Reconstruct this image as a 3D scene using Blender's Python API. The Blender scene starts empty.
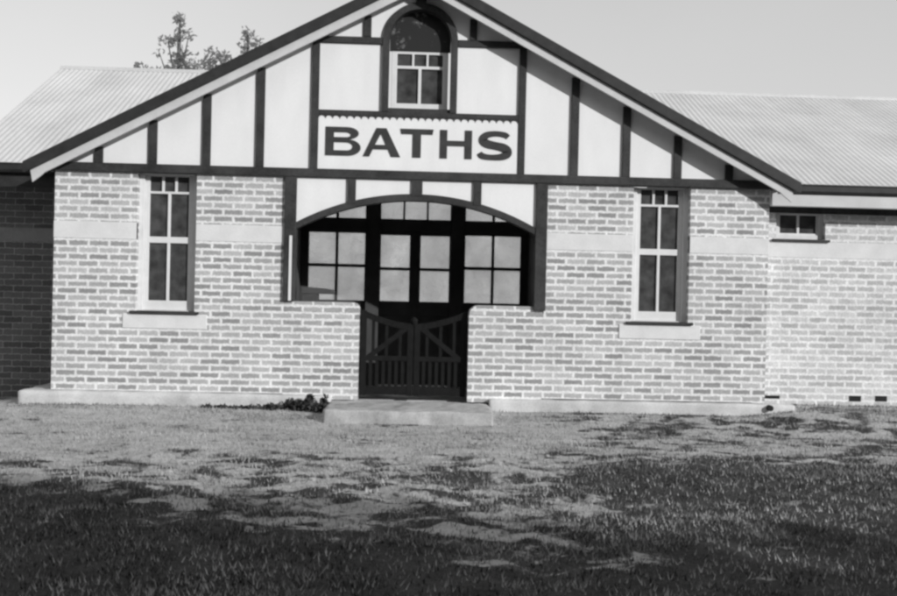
import bpy, bmesh, math, random
import numpy as np
from mathutils import Vector, Matrix

SC = bpy.context.scene
COL = SC.collection
rnd = random.Random(7)
nrg = np.random.default_rng(11)

# ------------------------------------------------------------------ camera
cam_d = bpy.data.cameras.new("camera")
cam = bpy.data.objects.new("camera", cam_d)
COL.objects.link(cam)
SC.camera = cam
cam_d.sensor_width = 36.0
cam_d.lens = 40.13
cam_d.clip_end = 3000
YAW, PITCH, ROLL = 0.0381, -0.0048, 0.0230
fwd = Vector((math.sin(YAW) * math.cos(PITCH), math.cos(YAW) * math.cos(PITCH), math.sin(PITCH)))
rgt = Vector((math.cos(YAW), -math.sin(YAW), 0))
upv = rgt.cross(fwd)
c_, s_ = math.cos(ROLL), math.sin(ROLL)
cx_ = c_ * rgt + s_ * upv
cy_ = -s_ * rgt + c_ * upv
cam.matrix_world = Matrix(((cx_.x, cy_.x, -fwd.x, -0.051), (cx_.y, cy_.y, -fwd.y, -11.776),
                           (cx_.z, cy_.z, -fwd.z, 1.419), (0, 0, 0, 1)))
SC.cycles.filter_width = 2.7

# ------------------------------------------------------------------ sky and sun
SUN_EL, SUN_AZ = math.radians(20), math.radians(45)      # azimuth: to the right of straight behind the camera
world = bpy.data.worlds.new("World")
SC.world = world
world.use_nodes = True
wn, wl = world.node_tree.nodes, world.node_tree.links
wn.clear()
sky = wn.new("ShaderNodeTexSky")
sky.sky_type = 'NISHITA'
sky.sun_disc = False
sky.sun_elevation = SUN_EL
sky.sun_rotation = math.pi - SUN_AZ
sky.dust_density = 0.3
sky.air_density = 1.0
bw = wn.new("ShaderNodeSeparateColor")          # blue-sensitive plate: the sky as its blue channel
bg = wn.new("ShaderNodeBackground")
bg.inputs["Strength"].default_value = 0.108
wo = wn.new("ShaderNodeOutputWorld")
wl.new(sky.outputs[0], bw.inputs[0])
# a thin even veil of high cloud over the clear sky
wtc = wn.new("ShaderNodeTexCoord")
wnz = wn.new("ShaderNodeTexNoise")
wnz.inputs["Scale"].default_value = 2.5
wnz.inputs["Detail"].default_value = 6
wl.new(wtc.outputs["Generated"], wnz.inputs["Vector"])
wmr = wn.new("ShaderNodeMapRange")
wmr.inputs["To Min"].default_value = 4.9
wmr.inputs["To Max"].default_value = 6.7
wl.new(wnz.outputs["Fac"], wmr.inputs[0])
wmx = wn.new("ShaderNodeMix")
wmx.data_type = 'FLOAT'
wmx.inputs["Factor"].default_value = 0.5
wl.new(bw.outputs["Blue"], wmx.inputs["A"])
wl.new(wmr.outputs[0], wmx.inputs["B"])
wl.new(wmx.outputs["Result"], bg.inputs["Color"])
wl.new(bg.outputs[0], wo.inputs[0])

sun_d = bpy.data.lights.new("sun", 'SUN')
sun_d.energy = 3.0
sun_d.angle = math.radians(0.6)
sun_d.color = (1, 1, 1)
sun = bpy.data.objects.new("sun", sun_d)
COL.objects.link(sun)
to_sun = Vector((math.sin(SUN_AZ) * math.cos(SUN_EL), -math.cos(SUN_AZ) * math.cos(SUN_EL), math.sin(SUN_EL)))
sun.rotation_euler = to_sun.to_track_quat('Z', 'Y').to_euler()
sun.location = to_sun * 60

SC.view_settings.view_transform = 'Standard'
SC.view_settings.look = 'None'
SC.view_settings.exposure = 0.18
SC.view_settings.gamma = 1.0
SC.view_settings.use_curve_mapping = False
SC.cycles.use_denoising = True


# ------------------------------------------------------------------ materials
def node_mat(name):
    m = bpy.data.materials.new(name)
    m.use_nodes = True
    nt = m.node_tree
    return m, nt.nodes, nt.links, nt.nodes["Principled BSDF"]


def g3(v):
    return (v, v, v, 1)


def noise_mat(name, lo, hi, scale=6.0, rough=0.85, stretch=(1, 1, 1), bump=0.15, fine=60.0, spec=0.3, bump_dist=0.01):
    """grey material mottled by a coarse and a fine noise"""
    m, N, L, P = node_mat(name)
    tc = N.new("ShaderNodeTexCoord")
    mp = N.new("ShaderNodeMapping")
    mp.inputs["Scale"].default_value = stretch
    L.new(tc.outputs["Object"], mp.inputs[0])
    n1 = N.new("ShaderNodeTexNoise")
    n1.inputs["Scale"].default_value = scale
    n1.inputs["Detail"].default_value = 6
    n2 = N.new("ShaderNodeTexNoise")
    n2.inputs["Scale"].default_value = fine
    n2.inputs["Detail"].default_value = 4
    L.new(mp.outputs[0], n1.inputs["Vector"])
    L.new(mp.outputs[0], n2.inputs["Vector"])
    mx = N.new("ShaderNodeMath")
    mx.operation = 'MULTIPLY_ADD'
    mx.inputs[1].default_value = 0.4
    L.new(n2.outputs["Fac"], mx.inputs[0])
    sc = N.new("ShaderNodeMath")
    sc.operation = 'MULTIPLY'
    sc.inputs[1].default_value = 0.6
    L.new(n1.outputs["Fac"], sc.inputs[0])
    L.new(sc.outputs[0], mx.inputs[2])
    cr = N.new("ShaderNodeValToRGB")
    cr.color_ramp.elements[0].position = 0.33
    cr.color_ramp.elements[0].color = g3(lo)
    cr.color_ramp.elements[1].position = 0.67
    cr.color_ramp.elements[1].color = g3(hi)
    L.new(mx.outputs[0], cr.inputs[0])
    L.new(cr.outputs[0], P.inputs["Base Color"])
    P.inputs["Roughness"].default_value = rough
    P.inputs["Specular IOR Level"].default_value = spec
    b = N.new("ShaderNodeBump")
    b.inputs["Strength"].default_value = bump
    b.inputs["Distance"].default_value = bump_dist
    L.new(mx.outputs[0], b.inputs["Height"])
    L.new(b.outputs[0], P.inputs["Normal"])
    return m


def brick_mat(name, dark, light, mortar, joint=0.0205, z0=0.2):
    m, N, L, P = node_mat(name)
    tc = N.new("ShaderNodeTexCoord")
    sx = N.new("ShaderNodeSeparateXYZ")
    L.new(tc.outputs["Object"], sx.inputs[0])
    ad = N.new("ShaderNodeMath")
    L.new(sx.outputs["X"], ad.inputs[0])
    L.new(sx.outputs["Y"], ad.inputs[1])
    sz = N.new("ShaderNodeMath")
    sz.operation = 'SUBTRACT'
    sz.inputs[1].default_value = z0
    L.new(sx.outputs["Z"], sz.inputs[0])
    cb = N.new("ShaderNodeCombineXYZ")
    L.new(ad.outputs[0], cb.inputs[0])
    L.new(sz.outputs[0], cb.inputs[1])
    # wobble the joints: hand-laid, chipped arrises
    nz = N.new("ShaderNodeTexNoise")
    nz.inputs["Scale"].default_value = 22
    nz.inputs["Detail"].default_value = 5
    L.new(tc.outputs["Object"], nz.inputs["Vector"])
    vs = N.new("ShaderNodeVectorMath")
    vs.operation = 'SUBTRACT'
    vs.inputs[1].default_value = (0.5, 0.5, 0.5)
    L.new(nz.outputs["Color"], vs.inputs[0])
    vm = N.new("ShaderNodeVectorMath")
    vm.operation = 'SCALE'
    vm.inputs["Scale"].default_value = 0.03
    L.new(vs.outputs[0], vm.inputs[0])
    va = N.new("ShaderNodeVectorMath")
    L.new(cb.outputs[0], va.inputs[0])
    L.new(vm.outputs[0], va.inputs[1])
    bt = N.new("ShaderNodeTexBrick")
    bt.inputs["Color1"].default_value = g3(dark)
    bt.inputs["Color2"].default_value = g3(light)
    bt.inputs["Mortar"].default_value = g3(mortar)
    bt.inputs["Scale"].default_value = 1.0
    bt.inputs["Mortar Size"].default_value = joint
    bt.inputs["Mortar Smooth"].default_value = 0.6
    bt.inputs["Bias"].default_value = -0.1
    bt.inputs["Brick Width"].default_value = 0.2375
    bt.inputs["Row Height"].default_value = 0.0794
    bt.offset = 0.5
    L.new(va.outputs[0], bt.inputs["Vector"])
    # larger tonal drift and per-face grain
    n2 = N.new("ShaderNodeTexNoise")
    n2.inputs["Scale"].default_value = 1.6
    n2.inputs["Detail"].default_value = 8
    n2.inputs["Roughness"].default_value = 0.75
    L.new(tc.outputs["Object"], n2.inputs["Vector"])
    r2 = N.new("ShaderNodeMapRange")
    r2.inputs["From Min"].default_value = 0.3
    r2.inputs["From Max"].default_value = 0.7
    r2.inputs["To Min"].default_value = 0.80
    r2.inputs["To Max"].default_value = 1.16
    L.new(n2.outputs["Fac"], r2.inputs[0])
    n3 = N.new("ShaderNodeTexNoise")
    n3.inputs["Scale"].default_value = 45
    n3.inputs["Detail"].default_value = 3
    L.new(tc.outputs["Object"], n3.inputs["Vector"])
    r3 = N.new("ShaderNodeMapRange")
    r3.inputs["To Min"].default_value = 0.6
    r3.inputs["To Max"].default_value = 1.4
    L.new(n3.outputs["Fac"], r3.inputs[0])
    mm = N.new("ShaderNodeMath")
    mm.operation = 'MULTIPLY'
    L.new(r2.outputs[0], mm.inputs[0])
    L.new(r3.outputs[0], mm.inputs[1])
    mc = N.new("ShaderNodeVectorMath")
    mc.operation = 'SCALE'
    L.new(bt.outputs["Color"], mc.inputs[0])
    L.new(mm.outputs[0], mc.inputs["Scale"])
    L.new(mc.outputs[0], P.inputs["Base Color"])
    P.inputs["Roughness"].default_value = 0.9
    P.inputs["Specular IOR Level"].default_value = 0.2
    iv = N.new("ShaderNodeMath")
    iv.operation = 'MULTIPLY_ADD'
    iv.inputs[1].default_value = -1.0
    L.new(bt.outputs["Fac"], iv.inputs[0])
    L.new(n3.outputs["Fac"], iv.inputs[2])
    b = N.new("ShaderNodeBump")
    b.inputs["Strength"].default_value = 0.35
    b.inputs["Distance"].default_value = 0.006
    L.new(iv.outputs[0], b.inputs["Height"])
    L.new(b.outputs[0], P.inputs["Normal"])
    return m


def glass_mat(name, base, rough, spec=0.5, patch=None):
    m, N, L, P = node_mat(name)
    tc = N.new("ShaderNodeTexCoord")
    n = N.new("ShaderNodeTexNoise")
    n.inputs["Scale"].default_value = 7.0
    n.inputs["Detail"].default_value = 5
    L.new(tc.outputs["Object"], n.inputs["Vector"])
    cr = N.new("ShaderNodeValToRGB")
    cr.color_ramp.elements[0].position = 0.3
    cr.color_ramp.elements[1].position = 0.75
    cr.color_ramp.elements[0].color = g3(base * 0.8)
    cr.color_ramp.elements[1].color = g3(base * (patch or 1.2))
    L.new(n.outputs["Fac"], cr.inputs[0])
    L.new(cr.outputs[0], P.inputs["Base Color"])
    P.inputs["Roughness"].default_value = rough
    P.inputs["Specular IOR Level"].default_value = spec
    b = N.new("ShaderNodeBump")
    b.inputs["Strength"].default_value = 0.08
    b.inputs["Distance"].default_value = 0.02
    L.new(n.outputs["Fac"], b.inputs["Height"])
    L.new(b.outputs[0], P.inputs["Normal"])
    return m


M_BRICK = brick_mat("pale_pointed_brick", 0.28, 0.54, 0.77)
M_BRICK_WING = brick_mat("wing_brick", 0.44, 0.66, 0.77)  # front brick lightened to imitate uneven exposure
M_BRICK_SHADED = brick_mat("shaded_thin_joint_brick", 0.11, 0.19, 0.38, joint=0.006)  # thin joints; colours darkened to paint in the left wing's shade
M_STUCCO = noise_mat("white_stucco", 0.76, 0.86, 2.6, stretch=(1.6, 1.0, 0.55), bump=0.2, bump_dist=0.004)
M_RENDER = noise_mat("cement_render", 0.64, 0.76, 5.0, bump=0.3)
M_CONC = noise_mat("weathered_concrete", 0.40, 0.68, 3.0, bump=0.5, bump_dist=0.015)
M_STEP = noise_mat("worn_step_concrete", 0.26, 0.54, 4.0, bump=0.5, bump_dist=0.015)
M_DARK = noise_mat("dark_stained_timber", 0.018, 0.06, 3.0, stretch=(1, 1, 1), rough=0.7, bump=0.25, fine=35)
M_DARKIN = noise_mat("dark_porch_timber", 0.05, 0.085, 5.0, rough=0.75, bump=0.2)
M_GATE = noise_mat("worn_gate_timber", 0.008, 0.015, 12.0, spec=0.12, rough=0.8, bump=0.3)
M_WHITE = noise_mat("white_paint", 0.66, 0.76, 8.0, rough=0.55, bump=0.1)
M_BARGE = noise_mat("pale_barge_paint", 0.52, 0.64, 4.0, rough=0.6, bump=0.1)
M_SOFFIT = noise_mat("soffit_boards", 0.30, 0.40, 6.0, stretch=(1, 8, 1), rough=0.8)
M_IRON = noise_mat("galvanised_iron", 0.50, 0.66, 1.4, rough=0.55, bump=0.02, fine=25, spec=0.4)

def sheet_tones(m):
    N, L = m.node_tree.nodes, m.node_tree.links
    P = N["Principled BSDF"]
    src = P.inputs["Base Color"].links[0].from_socket
    tc = N.new("ShaderNodeTexCoord")
    sx = N.new("ShaderNodeSeparateXYZ")
    L.new(tc.outputs["Object"], sx.inputs[0])
    cells = []
    for ax, w, off in (("X", 0.61, 0.13), ("Y", 1.75, 0.35)):
        a = N.new("ShaderNodeMath")
        a.operation = 'MULTIPLY_ADD'
        a.inputs[1].default_value = 1 / w
        a.inputs[2].default_value = off
        L.new(sx.outputs[ax], a.inputs[0])
        f = N.new("ShaderNodeMath")
        f.operation = 'FLOOR'
        L.new(a.outputs[0], f.inputs[0])
        cells.append(f)
    cb = N.new("ShaderNodeCombineXYZ")
    L.new(cells[0].outputs[0], cb.inputs[0])
    L.new(cells[1].outputs[0], cb.inputs[1])
    w = N.new("ShaderNodeTexWhiteNoise")
    w.noise_dimensions = '2D'
    L.new(cb.outputs[0], w.inputs["Vector"])
    r = N.new("ShaderNodeMapRange")
    r.inputs["To Min"].default_value = 0.94
    r.inputs["To Max"].default_value = 1.04
    L.new(w.outputs["Value"], r.inputs[0])
    s = N.new("ShaderNodeVectorMath")
    s.operation = 'SCALE'
    L.new(src, s.inputs[0])
    L.new(r.outputs[0], s.inputs["Scale"])
    L.new(s.outputs[0], P.inputs["Base Color"])


sheet_tones(M_IRON)
M_CAP = noise_mat("ridge_cap_iron", 0.46, 0.60, 1.8, rough=0.55, bump=0.02, fine=25, spec=0.4)
M_GUTTER = noise_mat("dark_gutter_paint", 0.02, 0.04, 8.0, rough=0.6, bump=0.05)
M_LETTER = noise_mat("sign_paint_black", 0.03, 0.055, 9.0, rough=0.7, bump=0.0)
M_GLASS = glass_mat("dark_window_glass", 0.04, 0.12, 0.6, patch=2.6)
M_FROST = glass_mat("obscured_glass", 0.80, 0.4, 0.5, patch=1.05)
_n, _l = M_FROST.node_tree.nodes, M_FROST.node_tree.links
_t = _n.new("ShaderNodeBsdfTranslucent")
_t.inputs["Color"].default_value = g3(0.95)
_c = _n.new("ShaderNodeBsdfTransparent")
_c.inputs["Color"].default_value = g3(0.85)
_tc = _n.new("ShaderNodeTexCoord")
_z = _n.new("ShaderNodeTexNoise")
_z.inputs["Scale"].default_value = 2.2
_z.inputs["Detail"].default_value = 7
_z.inputs["Roughness"].default_value = 0.7
_l.new(_tc.outputs["Object"], _z.inputs["Vector"])
_r = _n.new("ShaderNodeMapRange")
_r.inputs["From Min"].default_value = 0.3
_r.inputs["From Max"].default_value = 0.7
_r.inputs["To Min"].default_value = 0.40
_r.inputs["To Max"].default_value = 0.95
_l.new(_z.outputs["Fac"], _r.inputs[0])
_m0 = _n.new("ShaderNodeMixShader")
_l.new(_r.outputs[0], _m0.inputs[0])
_l.new(_t.outputs[0], _m0.inputs[1])
_l.new(_c.outputs[0], _m0.inputs[2])
_m = _n.new("ShaderNodeMixShader")
_m.inputs[0].default_value = 0.88
_l.new(_n["Principled BSDF"].outputs[0], _m.inputs[1])
_l.new(_m0.outputs[0], _m.inputs[2])
_l.new(_m.outputs[0], _n["Material Output"].inputs["Surface"])
M_RENDER_SHADED = noise_mat("shaded_render", 0.22, 0.32, 5.0, bump=0.3)  # cement render darkened to paint in the left wing's shade
M_HOLE = noise_mat("dark_vent", 0.012, 0.02, 20)
M_BARK = noise_mat("bark", 0.07, 0.14, 9, stretch=(1, 1, 0.3), bump=0.6)
M_LEAF_FAR = noise_mat("far_leaves", 0.11, 0.2, 3, rough=0.7)
_n, _l = M_LEAF_FAR.node_tree.nodes, M_LEAF_FAR.node_tree.links
_t = _n.new("ShaderNodeBsdfTranslucent")
_t.inputs["Color"].default_value = g3(0.6)
_m = _n.new("ShaderNodeMixShader")
_m.inputs[0].default_value = 0.6
_l.new(_n["Principled BSDF"].outputs[0], _m.inputs[1])
_l.new(_t.outputs[0], _m.inputs[2])
_l.new(_m.outputs[0], _n["Material Output"].inputs["Surface"])
M_LEAF = noise_mat("leaves", 0.05, 0.10, 3, rough=0.6)
M_WEED = noise_mat("weed_leaves", 0.02, 0.06, 9, rough=0.7)
M_GRASS = noise_mat("grass_blades", 0.025, 0.10, 1.1, rough=0.8, fine=9)
M_STRAW = noise_mat("dry_grass_blades", 0.12, 0.5, 1.3, rough=0.85, fine=9)
M_CLOD = noise_mat("pale_clods", 0.22, 0.42, 5, bump=0.8, bump_dist=0.02)


def ground_mat():
    m, N, L, P = node_mat("earth_grass_and_shade")
    tc = N.new("ShaderNodeTexCoord")

    def noise(scale, detail=6, rough=0.6, vec=None):
        n = N.new("ShaderNodeTexNoise")
        n.inputs["Scale"].default_value = scale
        n.inputs["Detail"].default_value = detail
        n.inputs["Roughness"].default_value = rough
        L.new(vec or tc.outputs["Object"], n.inputs["Vector"])
        return n

    def math_(op, a, b):
        q = N.new("ShaderNodeMath")
        q.operation = op
        for i, v in enumerate((a, b)):
            if isinstance(v, (int, float)):
                q.inputs[i].default_value = v
            else:
                L.new(v, q.inputs[i])
        return q.outputs[0]

    mp = N.new("ShaderNodeMapping")
    mp.inputs["Scale"].default_value = (1.0, 1.8, 1.0)
    L.new(tc.outputs["Object"], mp.inputs[0])
    mid = noise(2.6, 8, 0.7, mp.outputs[0])
    fine = noise(30, 6, 0.75)
    # dark turf mask, also closed over the foreground shadow to deepen it
    at = N.new("ShaderNodeAttribute")
    at.attribute_name = "sod_shade"
    mr = N.new("ShaderNodeMapRange")
    mr.interpolation_type = 'SMOOTHSTEP'
    mr.inputs["From Min"].default_value = 0.36
    mr.inputs["From Max"].default_value = 0.64
    L.new(math_('ADD', at.outputs["Fac"], math_('MULTIPLY', math_('SUBTRACT', fine.outputs["Fac"], 0.5), 1.4)), mr.inputs[0])
    dirt = N.new("ShaderNodeValToRGB")
    dirt.color_ramp.elements[0].position = 0.34
    dirt.color_ramp.elements[0].color = g3(0.30)
    dirt.color_ramp.elements[1].position = 0.66
    dirt.color_ramp.elements[1].color = g3(0.68)
    L.new(math_('ADD', math_('MULTIPLY', mid.outputs["Fac"], 0.5), math_('MULTIPLY', fine.outputs["Fac"], 0.5)), dirt.inputs[0])
    sod_shade = N.new("ShaderNodeValToRGB")
    sod_shade.color_ramp.elements[0].position = 0.35
    sod_shade.color_ramp.elements[0].color = g3(0.03)
    sod_shade.color_ramp.elements[1].position = 0.75
    sod_shade.color_ramp.elements[1].color = g3(0.13)
    L.new(math_('ADD', math_('MULTIPLY', mid.outputs["Fac"], 0.4), math_('MULTIPLY', fine.outputs["Fac"], 0.6)), sod_shade.inputs[0])
    mx = N.new("ShaderNodeMix")
    mx.data_type = 'RGBA'
    L.new(mr.outputs[0], mx.inputs["Factor"])
    L.new(dirt.outputs[0], mx.inputs["A"])
    L.new(sod_shade.outputs[0], mx.inputs["B"])
    L.new(mx.outputs["Result"], P.inputs["Base Color"])
    P.inputs["Roughness"].default_value = 0.95
    P.inputs["Specular IOR Level"].default_value = 0.1
    b = N.new("ShaderNodeBump")
    b.inputs["Strength"].default_value = 0.8
    b.inputs["Distance"].default_value = 0.03
    L.new(math_('ADD', fine.outputs["Fac"], mid.outputs["Fac"]), b.inputs["Height"])
    L.new(b.outputs[0], P.inputs["Normal"])
    return m


M_GROUND = ground_mat()


# ------------------------------------------------------------------ object helpers
def thing(name, label, cat, loc=(0, 0, 0), group=None):
    o = bpy.data.objects.new(name, None)
    COL.objects.link(o)
    o.location = loc
    o.empty_display_size = 0.2
    tag(o, label, cat, group)
    return o


def tag(o, label=None, cat=None, group=None, kind=None):
    if label:
        o["label"] = label
    if cat:
        o["category"] = cat
    if group:
        o["group"] = group
    if kind:
        o["kind"] = kind
    return o


def link_mesh(name, me, mat, parent=None, bevel=0.0, label=None, smooth=False):
    me.name = name
    o = bpy.data.objects.new(name, me)
    COL.objects.link(o)
    if not me.materials:
        me.materials.append(mat)
    if parent:
        o.parent = parent
    if smooth:
        me.polygons.foreach_set("use_smooth", [True] * len(me.polygons))
    if bevel:
        b = o.modifiers.new("bevel", 'BEVEL')
        b.width = bevel
        b.segments = 2
        b.limit_method = 'ANGLE'
        b.angle_limit = math.radians(40)
    if label:
        o["label"] = label
    return o


def worn(o, size=0.03, strength=0.02, scale=0.16):
    """rounds and roughens the arrises of old concrete"""
    for m in list(o.modifiers):
        o.modifiers.remove(m)
    r_ = o.modifiers.new("remesh", 'REMESH')
    r_.mode = 'VOXEL'
    r_.voxel_size = size
    r_.use_smooth_shade = True
    sm = o.modifiers.new("smooth", 'SMOOTH')
    sm.iterations = 3
    t_ = bpy.data.textures.new("worn", 'CLOUDS')
    t_.noise_scale = scale
    t_.noise_depth = 3
    d_ = o.modifiers.new("displace", 'DISPLACE')
    d_.texture = t_
    d_.texture_coords = 'GLOBAL'
    d_.strength = strength
    d_.mid_level = 0.5
    return o


class MB:
    """collects shapes into one mesh"""

    def __init__(self):
        self.v, self.f = [], []

    def add(self, verts, faces):
        n = len(self.v)
        self.v += [tuple(p) for p in verts]
        self.f += [tuple(i + n for i in f) for f in faces]
        return self

    def box(self, x0, x1, y0, y1, z0, z1):
        return self.add([(x0, y0, z0), (x1, y0, z0), (x1, y1, z0), (x0, y1, z0),
                         (x0, y0, z1), (x1, y0, z1), (x1, y1, z1), (x0, y1, z1)],
                        [(0, 3, 2, 1), (4, 5, 6, 7), (0, 1, 5, 4), (1, 2, 6, 5), (2, 3, 7, 6), (3, 0, 4, 7)])

    def prism(self, poly, y0, y1):
        """poly: (x, z) points, extruded along Y"""
        a = sum(p[0] * q[1] - q[0] * p[1] for p, q in zip(poly, poly[1:] + poly[:1]))
        if a < 0:
            poly = poly[::-1]
        n = len(poly)
        vs = [(x, y0, z) for x, z in poly] + [(x, y1, z) for x, z in poly]
        fs = [tuple(range(n)), tuple(range(2 * n - 1, n - 1, -1))]
        fs += [(i, i + n, (i + 1) % n + n, (i + 1) % n) for i in range(n)]
        return self.add(vs, fs)

    def beam(self, p, q, w, t):
        """square bar from p to q, width w (in the XZ plane), thickness t (along Y)"""
        p, q = Vector(p), Vector(q)
        d = (q - p).normalized()
        n = Vector((0, 1, 0))
        s = d.cross(n).normalized()
        vs = []
        for e in (p, q):
            for a, b in ((-1, -1), (1, -1), (1, 1), (-1, 1)):
                vs.append(e + s * (a * w / 2) + n * (b * t / 2))
        return self.add(vs, [(0, 1, 2, 3), (7, 6, 5, 4), (0, 4, 5, 1), (1, 5, 6, 2), (2, 6, 7, 3), (3, 7, 4, 0)])

    def tube(self, pts, rads, n=8):
        rings = []
        for i, p in enumerate(pts):
            p = Vector(p)
            a = Vector(pts[max(i - 1, 0)])
            b = Vector(pts[min(i + 1, len(pts) - 1)])
            d = (b - a).normalized()
            u = d.orthogonal().normalized() if abs(d.z) < 0.95 else Vector((1, 0, 0))
            u = (u - d * u.dot(d)).normalized()
            w = d.cross(u)
            rings.append([p + (u * math.cos(2 * math.pi * k / n) + w * math.sin(2 * math.pi * k / n)) * rads[i] for k in range(n)])
        vs = [q for r in rings for q in r]
        fs = []
        for i in range(len(pts) - 1):
            for k in range(n):
                fs.append((i * n + k, i * n + (k + 1) % n, (i + 1) * n + (k + 1) % n, (i + 1) * n + k))
        fs.append(tuple(range(n - 1, -1, -1)))
        fs.append(tuple((len(pts) - 1) * n + k for k in range(n)))
        return self.add(vs, fs)

    def grid(self, xs, zs, filled, y0, y1):
        """slab of cells in the XZ plane with openings, thickness y0..y1, closed at every edge"""
        xs, zs = sorted(set(round(x, 4) for x in xs)), sorted(set(round(z, 4) for z in zs))
        nx, nz = len(xs) - 1, len(zs) - 1
        F = [[filled((xs[i] + xs[i + 1]) / 2, (zs[j] + zs[j + 1]) / 2) for j in range(nz)] for i in range(nx)]
        idx, vs, fs = {}, [], []

        def V(i, j, b):
            if (i, j, b) not in idx:
                idx[(i, j, b)] = len(vs)
                vs.append((xs[i], y1 if b else y0, zs[j]))
            return idx[(i, j, b)]

        def at(i, j):
            return 0 <= i < nx and 0 <= j < nz and F[i][j]
        for i in range(nx):
            for j in range(nz):
                if not F[i][j]:
                    continue
                fs.append((V(i, j, 0), V(i + 1, j, 0), V(i + 1, j + 1, 0), V(i, j + 1, 0)))
                fs.append((V(i, j, 1), V(i, j + 1, 1), V(i + 1, j + 1, 1), V(i + 1, j, 1)))
                if not at(i - 1, j):
                    fs.append((V(i, j, 0), V(i, j + 1, 0), V(i, j + 1, 1), V(i, j, 1)))
                if not at(i + 1, j):
                    fs.append((V(i + 1, j, 0), V(i + 1, j, 1), V(i + 1, j + 1, 1), V(i + 1, j + 1, 0)))
                if not at(i, j - 1):
                    fs.append((V(i, j, 0), V(i, j, 1), V(i + 1, j, 1), V(i + 1, j, 0)))
                if not at(i, j + 1):
                    fs.append((V(i, j + 1, 0), V(i + 1, j + 1, 0), V(i + 1, j + 1, 1), V(i, j + 1, 1)))
        return self.add(vs, fs)

    def mesh(self, name="m"):
        me = bpy.data.meshes.new(name)
        me.from_pydata(self.v, [], self.f)
        me.update()
        return me

    def obj(self, name, mat, parent=None, bevel=0.0, label=None, smooth=False):
        return link_mesh(name, self.mesh(name), mat, parent, bevel, label, smooth)


def frame_grid(xr, zr, panes, y0, y1):
    """frame with rectangular pane openings; panes: (x0, x1, z0, z1)"""
    xs, zs = list(xr), list(zr)
    for p in panes:
        xs += p[:2]
        zs += p[2:]
    return MB().grid(xs, zs, lambda x, z: not any(p[0] < x < p[1] and p[2] < z < p[3] for p in panes), y0, y1)


def corrugated(P0, P1, up, length, pitch=0.0765, amp=0.0056, seg=6, bottom=None):
    """corrugated sheet: eave from P0 to P1, ribs along the unit vector 'up'; bottom(u) where a rib starts"""
    P0, P1, up = Vector(P0), Vector(P1), Vector(up).normalized()
    d = P1 - P0
    W = d.length
    d.normalize()
    n = d.cross(up).normalized()
    cols = int(W / pitch * seg)
    vs, fs = [], []
    rows = 2
    for i in range(cols + 1):
        u = W * i / cols
        off = n * (amp * math.sin(2 * math.pi * u / pitch))
        b0 = min(bottom(u), length) if bottom else 0.0
        base = P0 + d * u + off
        for k in range(rows):
            vs.append(base + up * (b0 + (length - b0) * k / (rows - 1)))
    for i in range(cols):
        a = i * rows
        fs.append((a, a + rows, a + rows + 1, a + 1))
    return MB().add(vs, fs)


# ------------------------------------------------------------------ the ground
def vnoise(x, y, seed):
    r = np.random.default_rng(seed)
    T = r.random((256, 256))
    xi, yi = np.floor(x).astype(int), np.floor(y).astype(int)
    fx, fy = x - xi, y - yi
    fx, fy = fx * fx * (3 - 2 * fx), fy * fy * (3 - 2 * fy)
    g = lambda a, b: T[a % 256, b % 256]
    return (g(xi, yi) * (1 - fx) + g(xi + 1, yi) * fx) * (1 - fy) + (g(xi, yi + 1) * (1 - fx) + g(xi + 1, yi + 1) * fx) * fy


def fbm(x, y, seed, oct=4):
    s, a, t = 0, 1.0, 0
    for k in range(oct):
        s = s + a * (vnoise(x * 2 ** k + 13.7 * k, y * 2 ** k + 7.3 * k, seed + k) - 0.5)
        t += a
        a *= 0.5
    return s / t


def cover_shade(x, y):
    """0 swept bare earth .. 1 dark turf, closed where the foreground shadow falls"""
    x, y = np.asarray(x, float), np.asarray(y, float)
    yb = -4.05 - 0.55 * (np.clip(x, -6, 0.9) + 2.9)  # edge follows the foreground shadow, so dark turf deepens it
    v = 2.3 * np.clip((yb - y) / 1.5, 0, 1)
    v = np.maximum(v, 0.52 * np.clip((-y - 2.5) / 0.9, 0, 1))
    v = v + 0.42 * np.clip((x - 0.7) / 1.4, 0, 1) * np.clip((-y + 0.6) / 1.2, 0, 1)
    v = v + 0.22 * np.clip((x - 1.0) / 1.5, 0, 1) * np.clip((-y - 2.2) / 1.2, 0, 1)
    v = v + 0.5 * fbm(x * 0.8, y * 1.3, 90) + 1.15 * fbm(x * 2.6, y * 5.0, 95, 3) + 1.5 * fbm(x * 6, y * 9, 99, 3)
    return np.clip(v, 0, 1)


def ground_z(x, y):
    x, y = np.asarray(x, float), np.asarray(y, float)
    base = 0.05 - 0.09 * np.clip((-y - 0.25) / 1.0, 0, 1)
    base = base + np.clip(-y - 1.5, 0, 12) * 0.002
    base = base - 0.13 * np.exp(-((x + 5.6) / 0.9) ** 2) * np.clip((y + 0.4) / 0.5, 0, 1)
    base = base + 0.09 * np.clip((x - 3.9) / 0.8, 0, 1) * np.clip((y + 1.2) / 0.8, 0, 1)
    rough = np.clip((-y - 0.3) / 3.5, 0.12, 1)
    z = base + rough * (0.10 * fbm(x * 0.9, y * 0.9, 3) + 0.045 * fbm(x * 3.2, y * 3.6, 21))
    z = z + 0.02 * fbm(x * 9, y * 9, 40, 3) * np.clip(rough * 1.5, 0.3, 1)
    z = z + 0.055 * np.clip((-y - 2.8) / 1.5, 0, 1) * fbm(x * 5.5, y * 5.5, 60, 3)
    fade = np.clip(1 - (np.hypot(x, y + 4) - 14) / 30, 0, 1)
    inside = (np.abs(x) < 4.0) & (y > 0.3) & (y < 13.5)
    z = np.where(inside, -0.05, z)
    return z * fade - 0.02 * (1 - fade)


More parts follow.
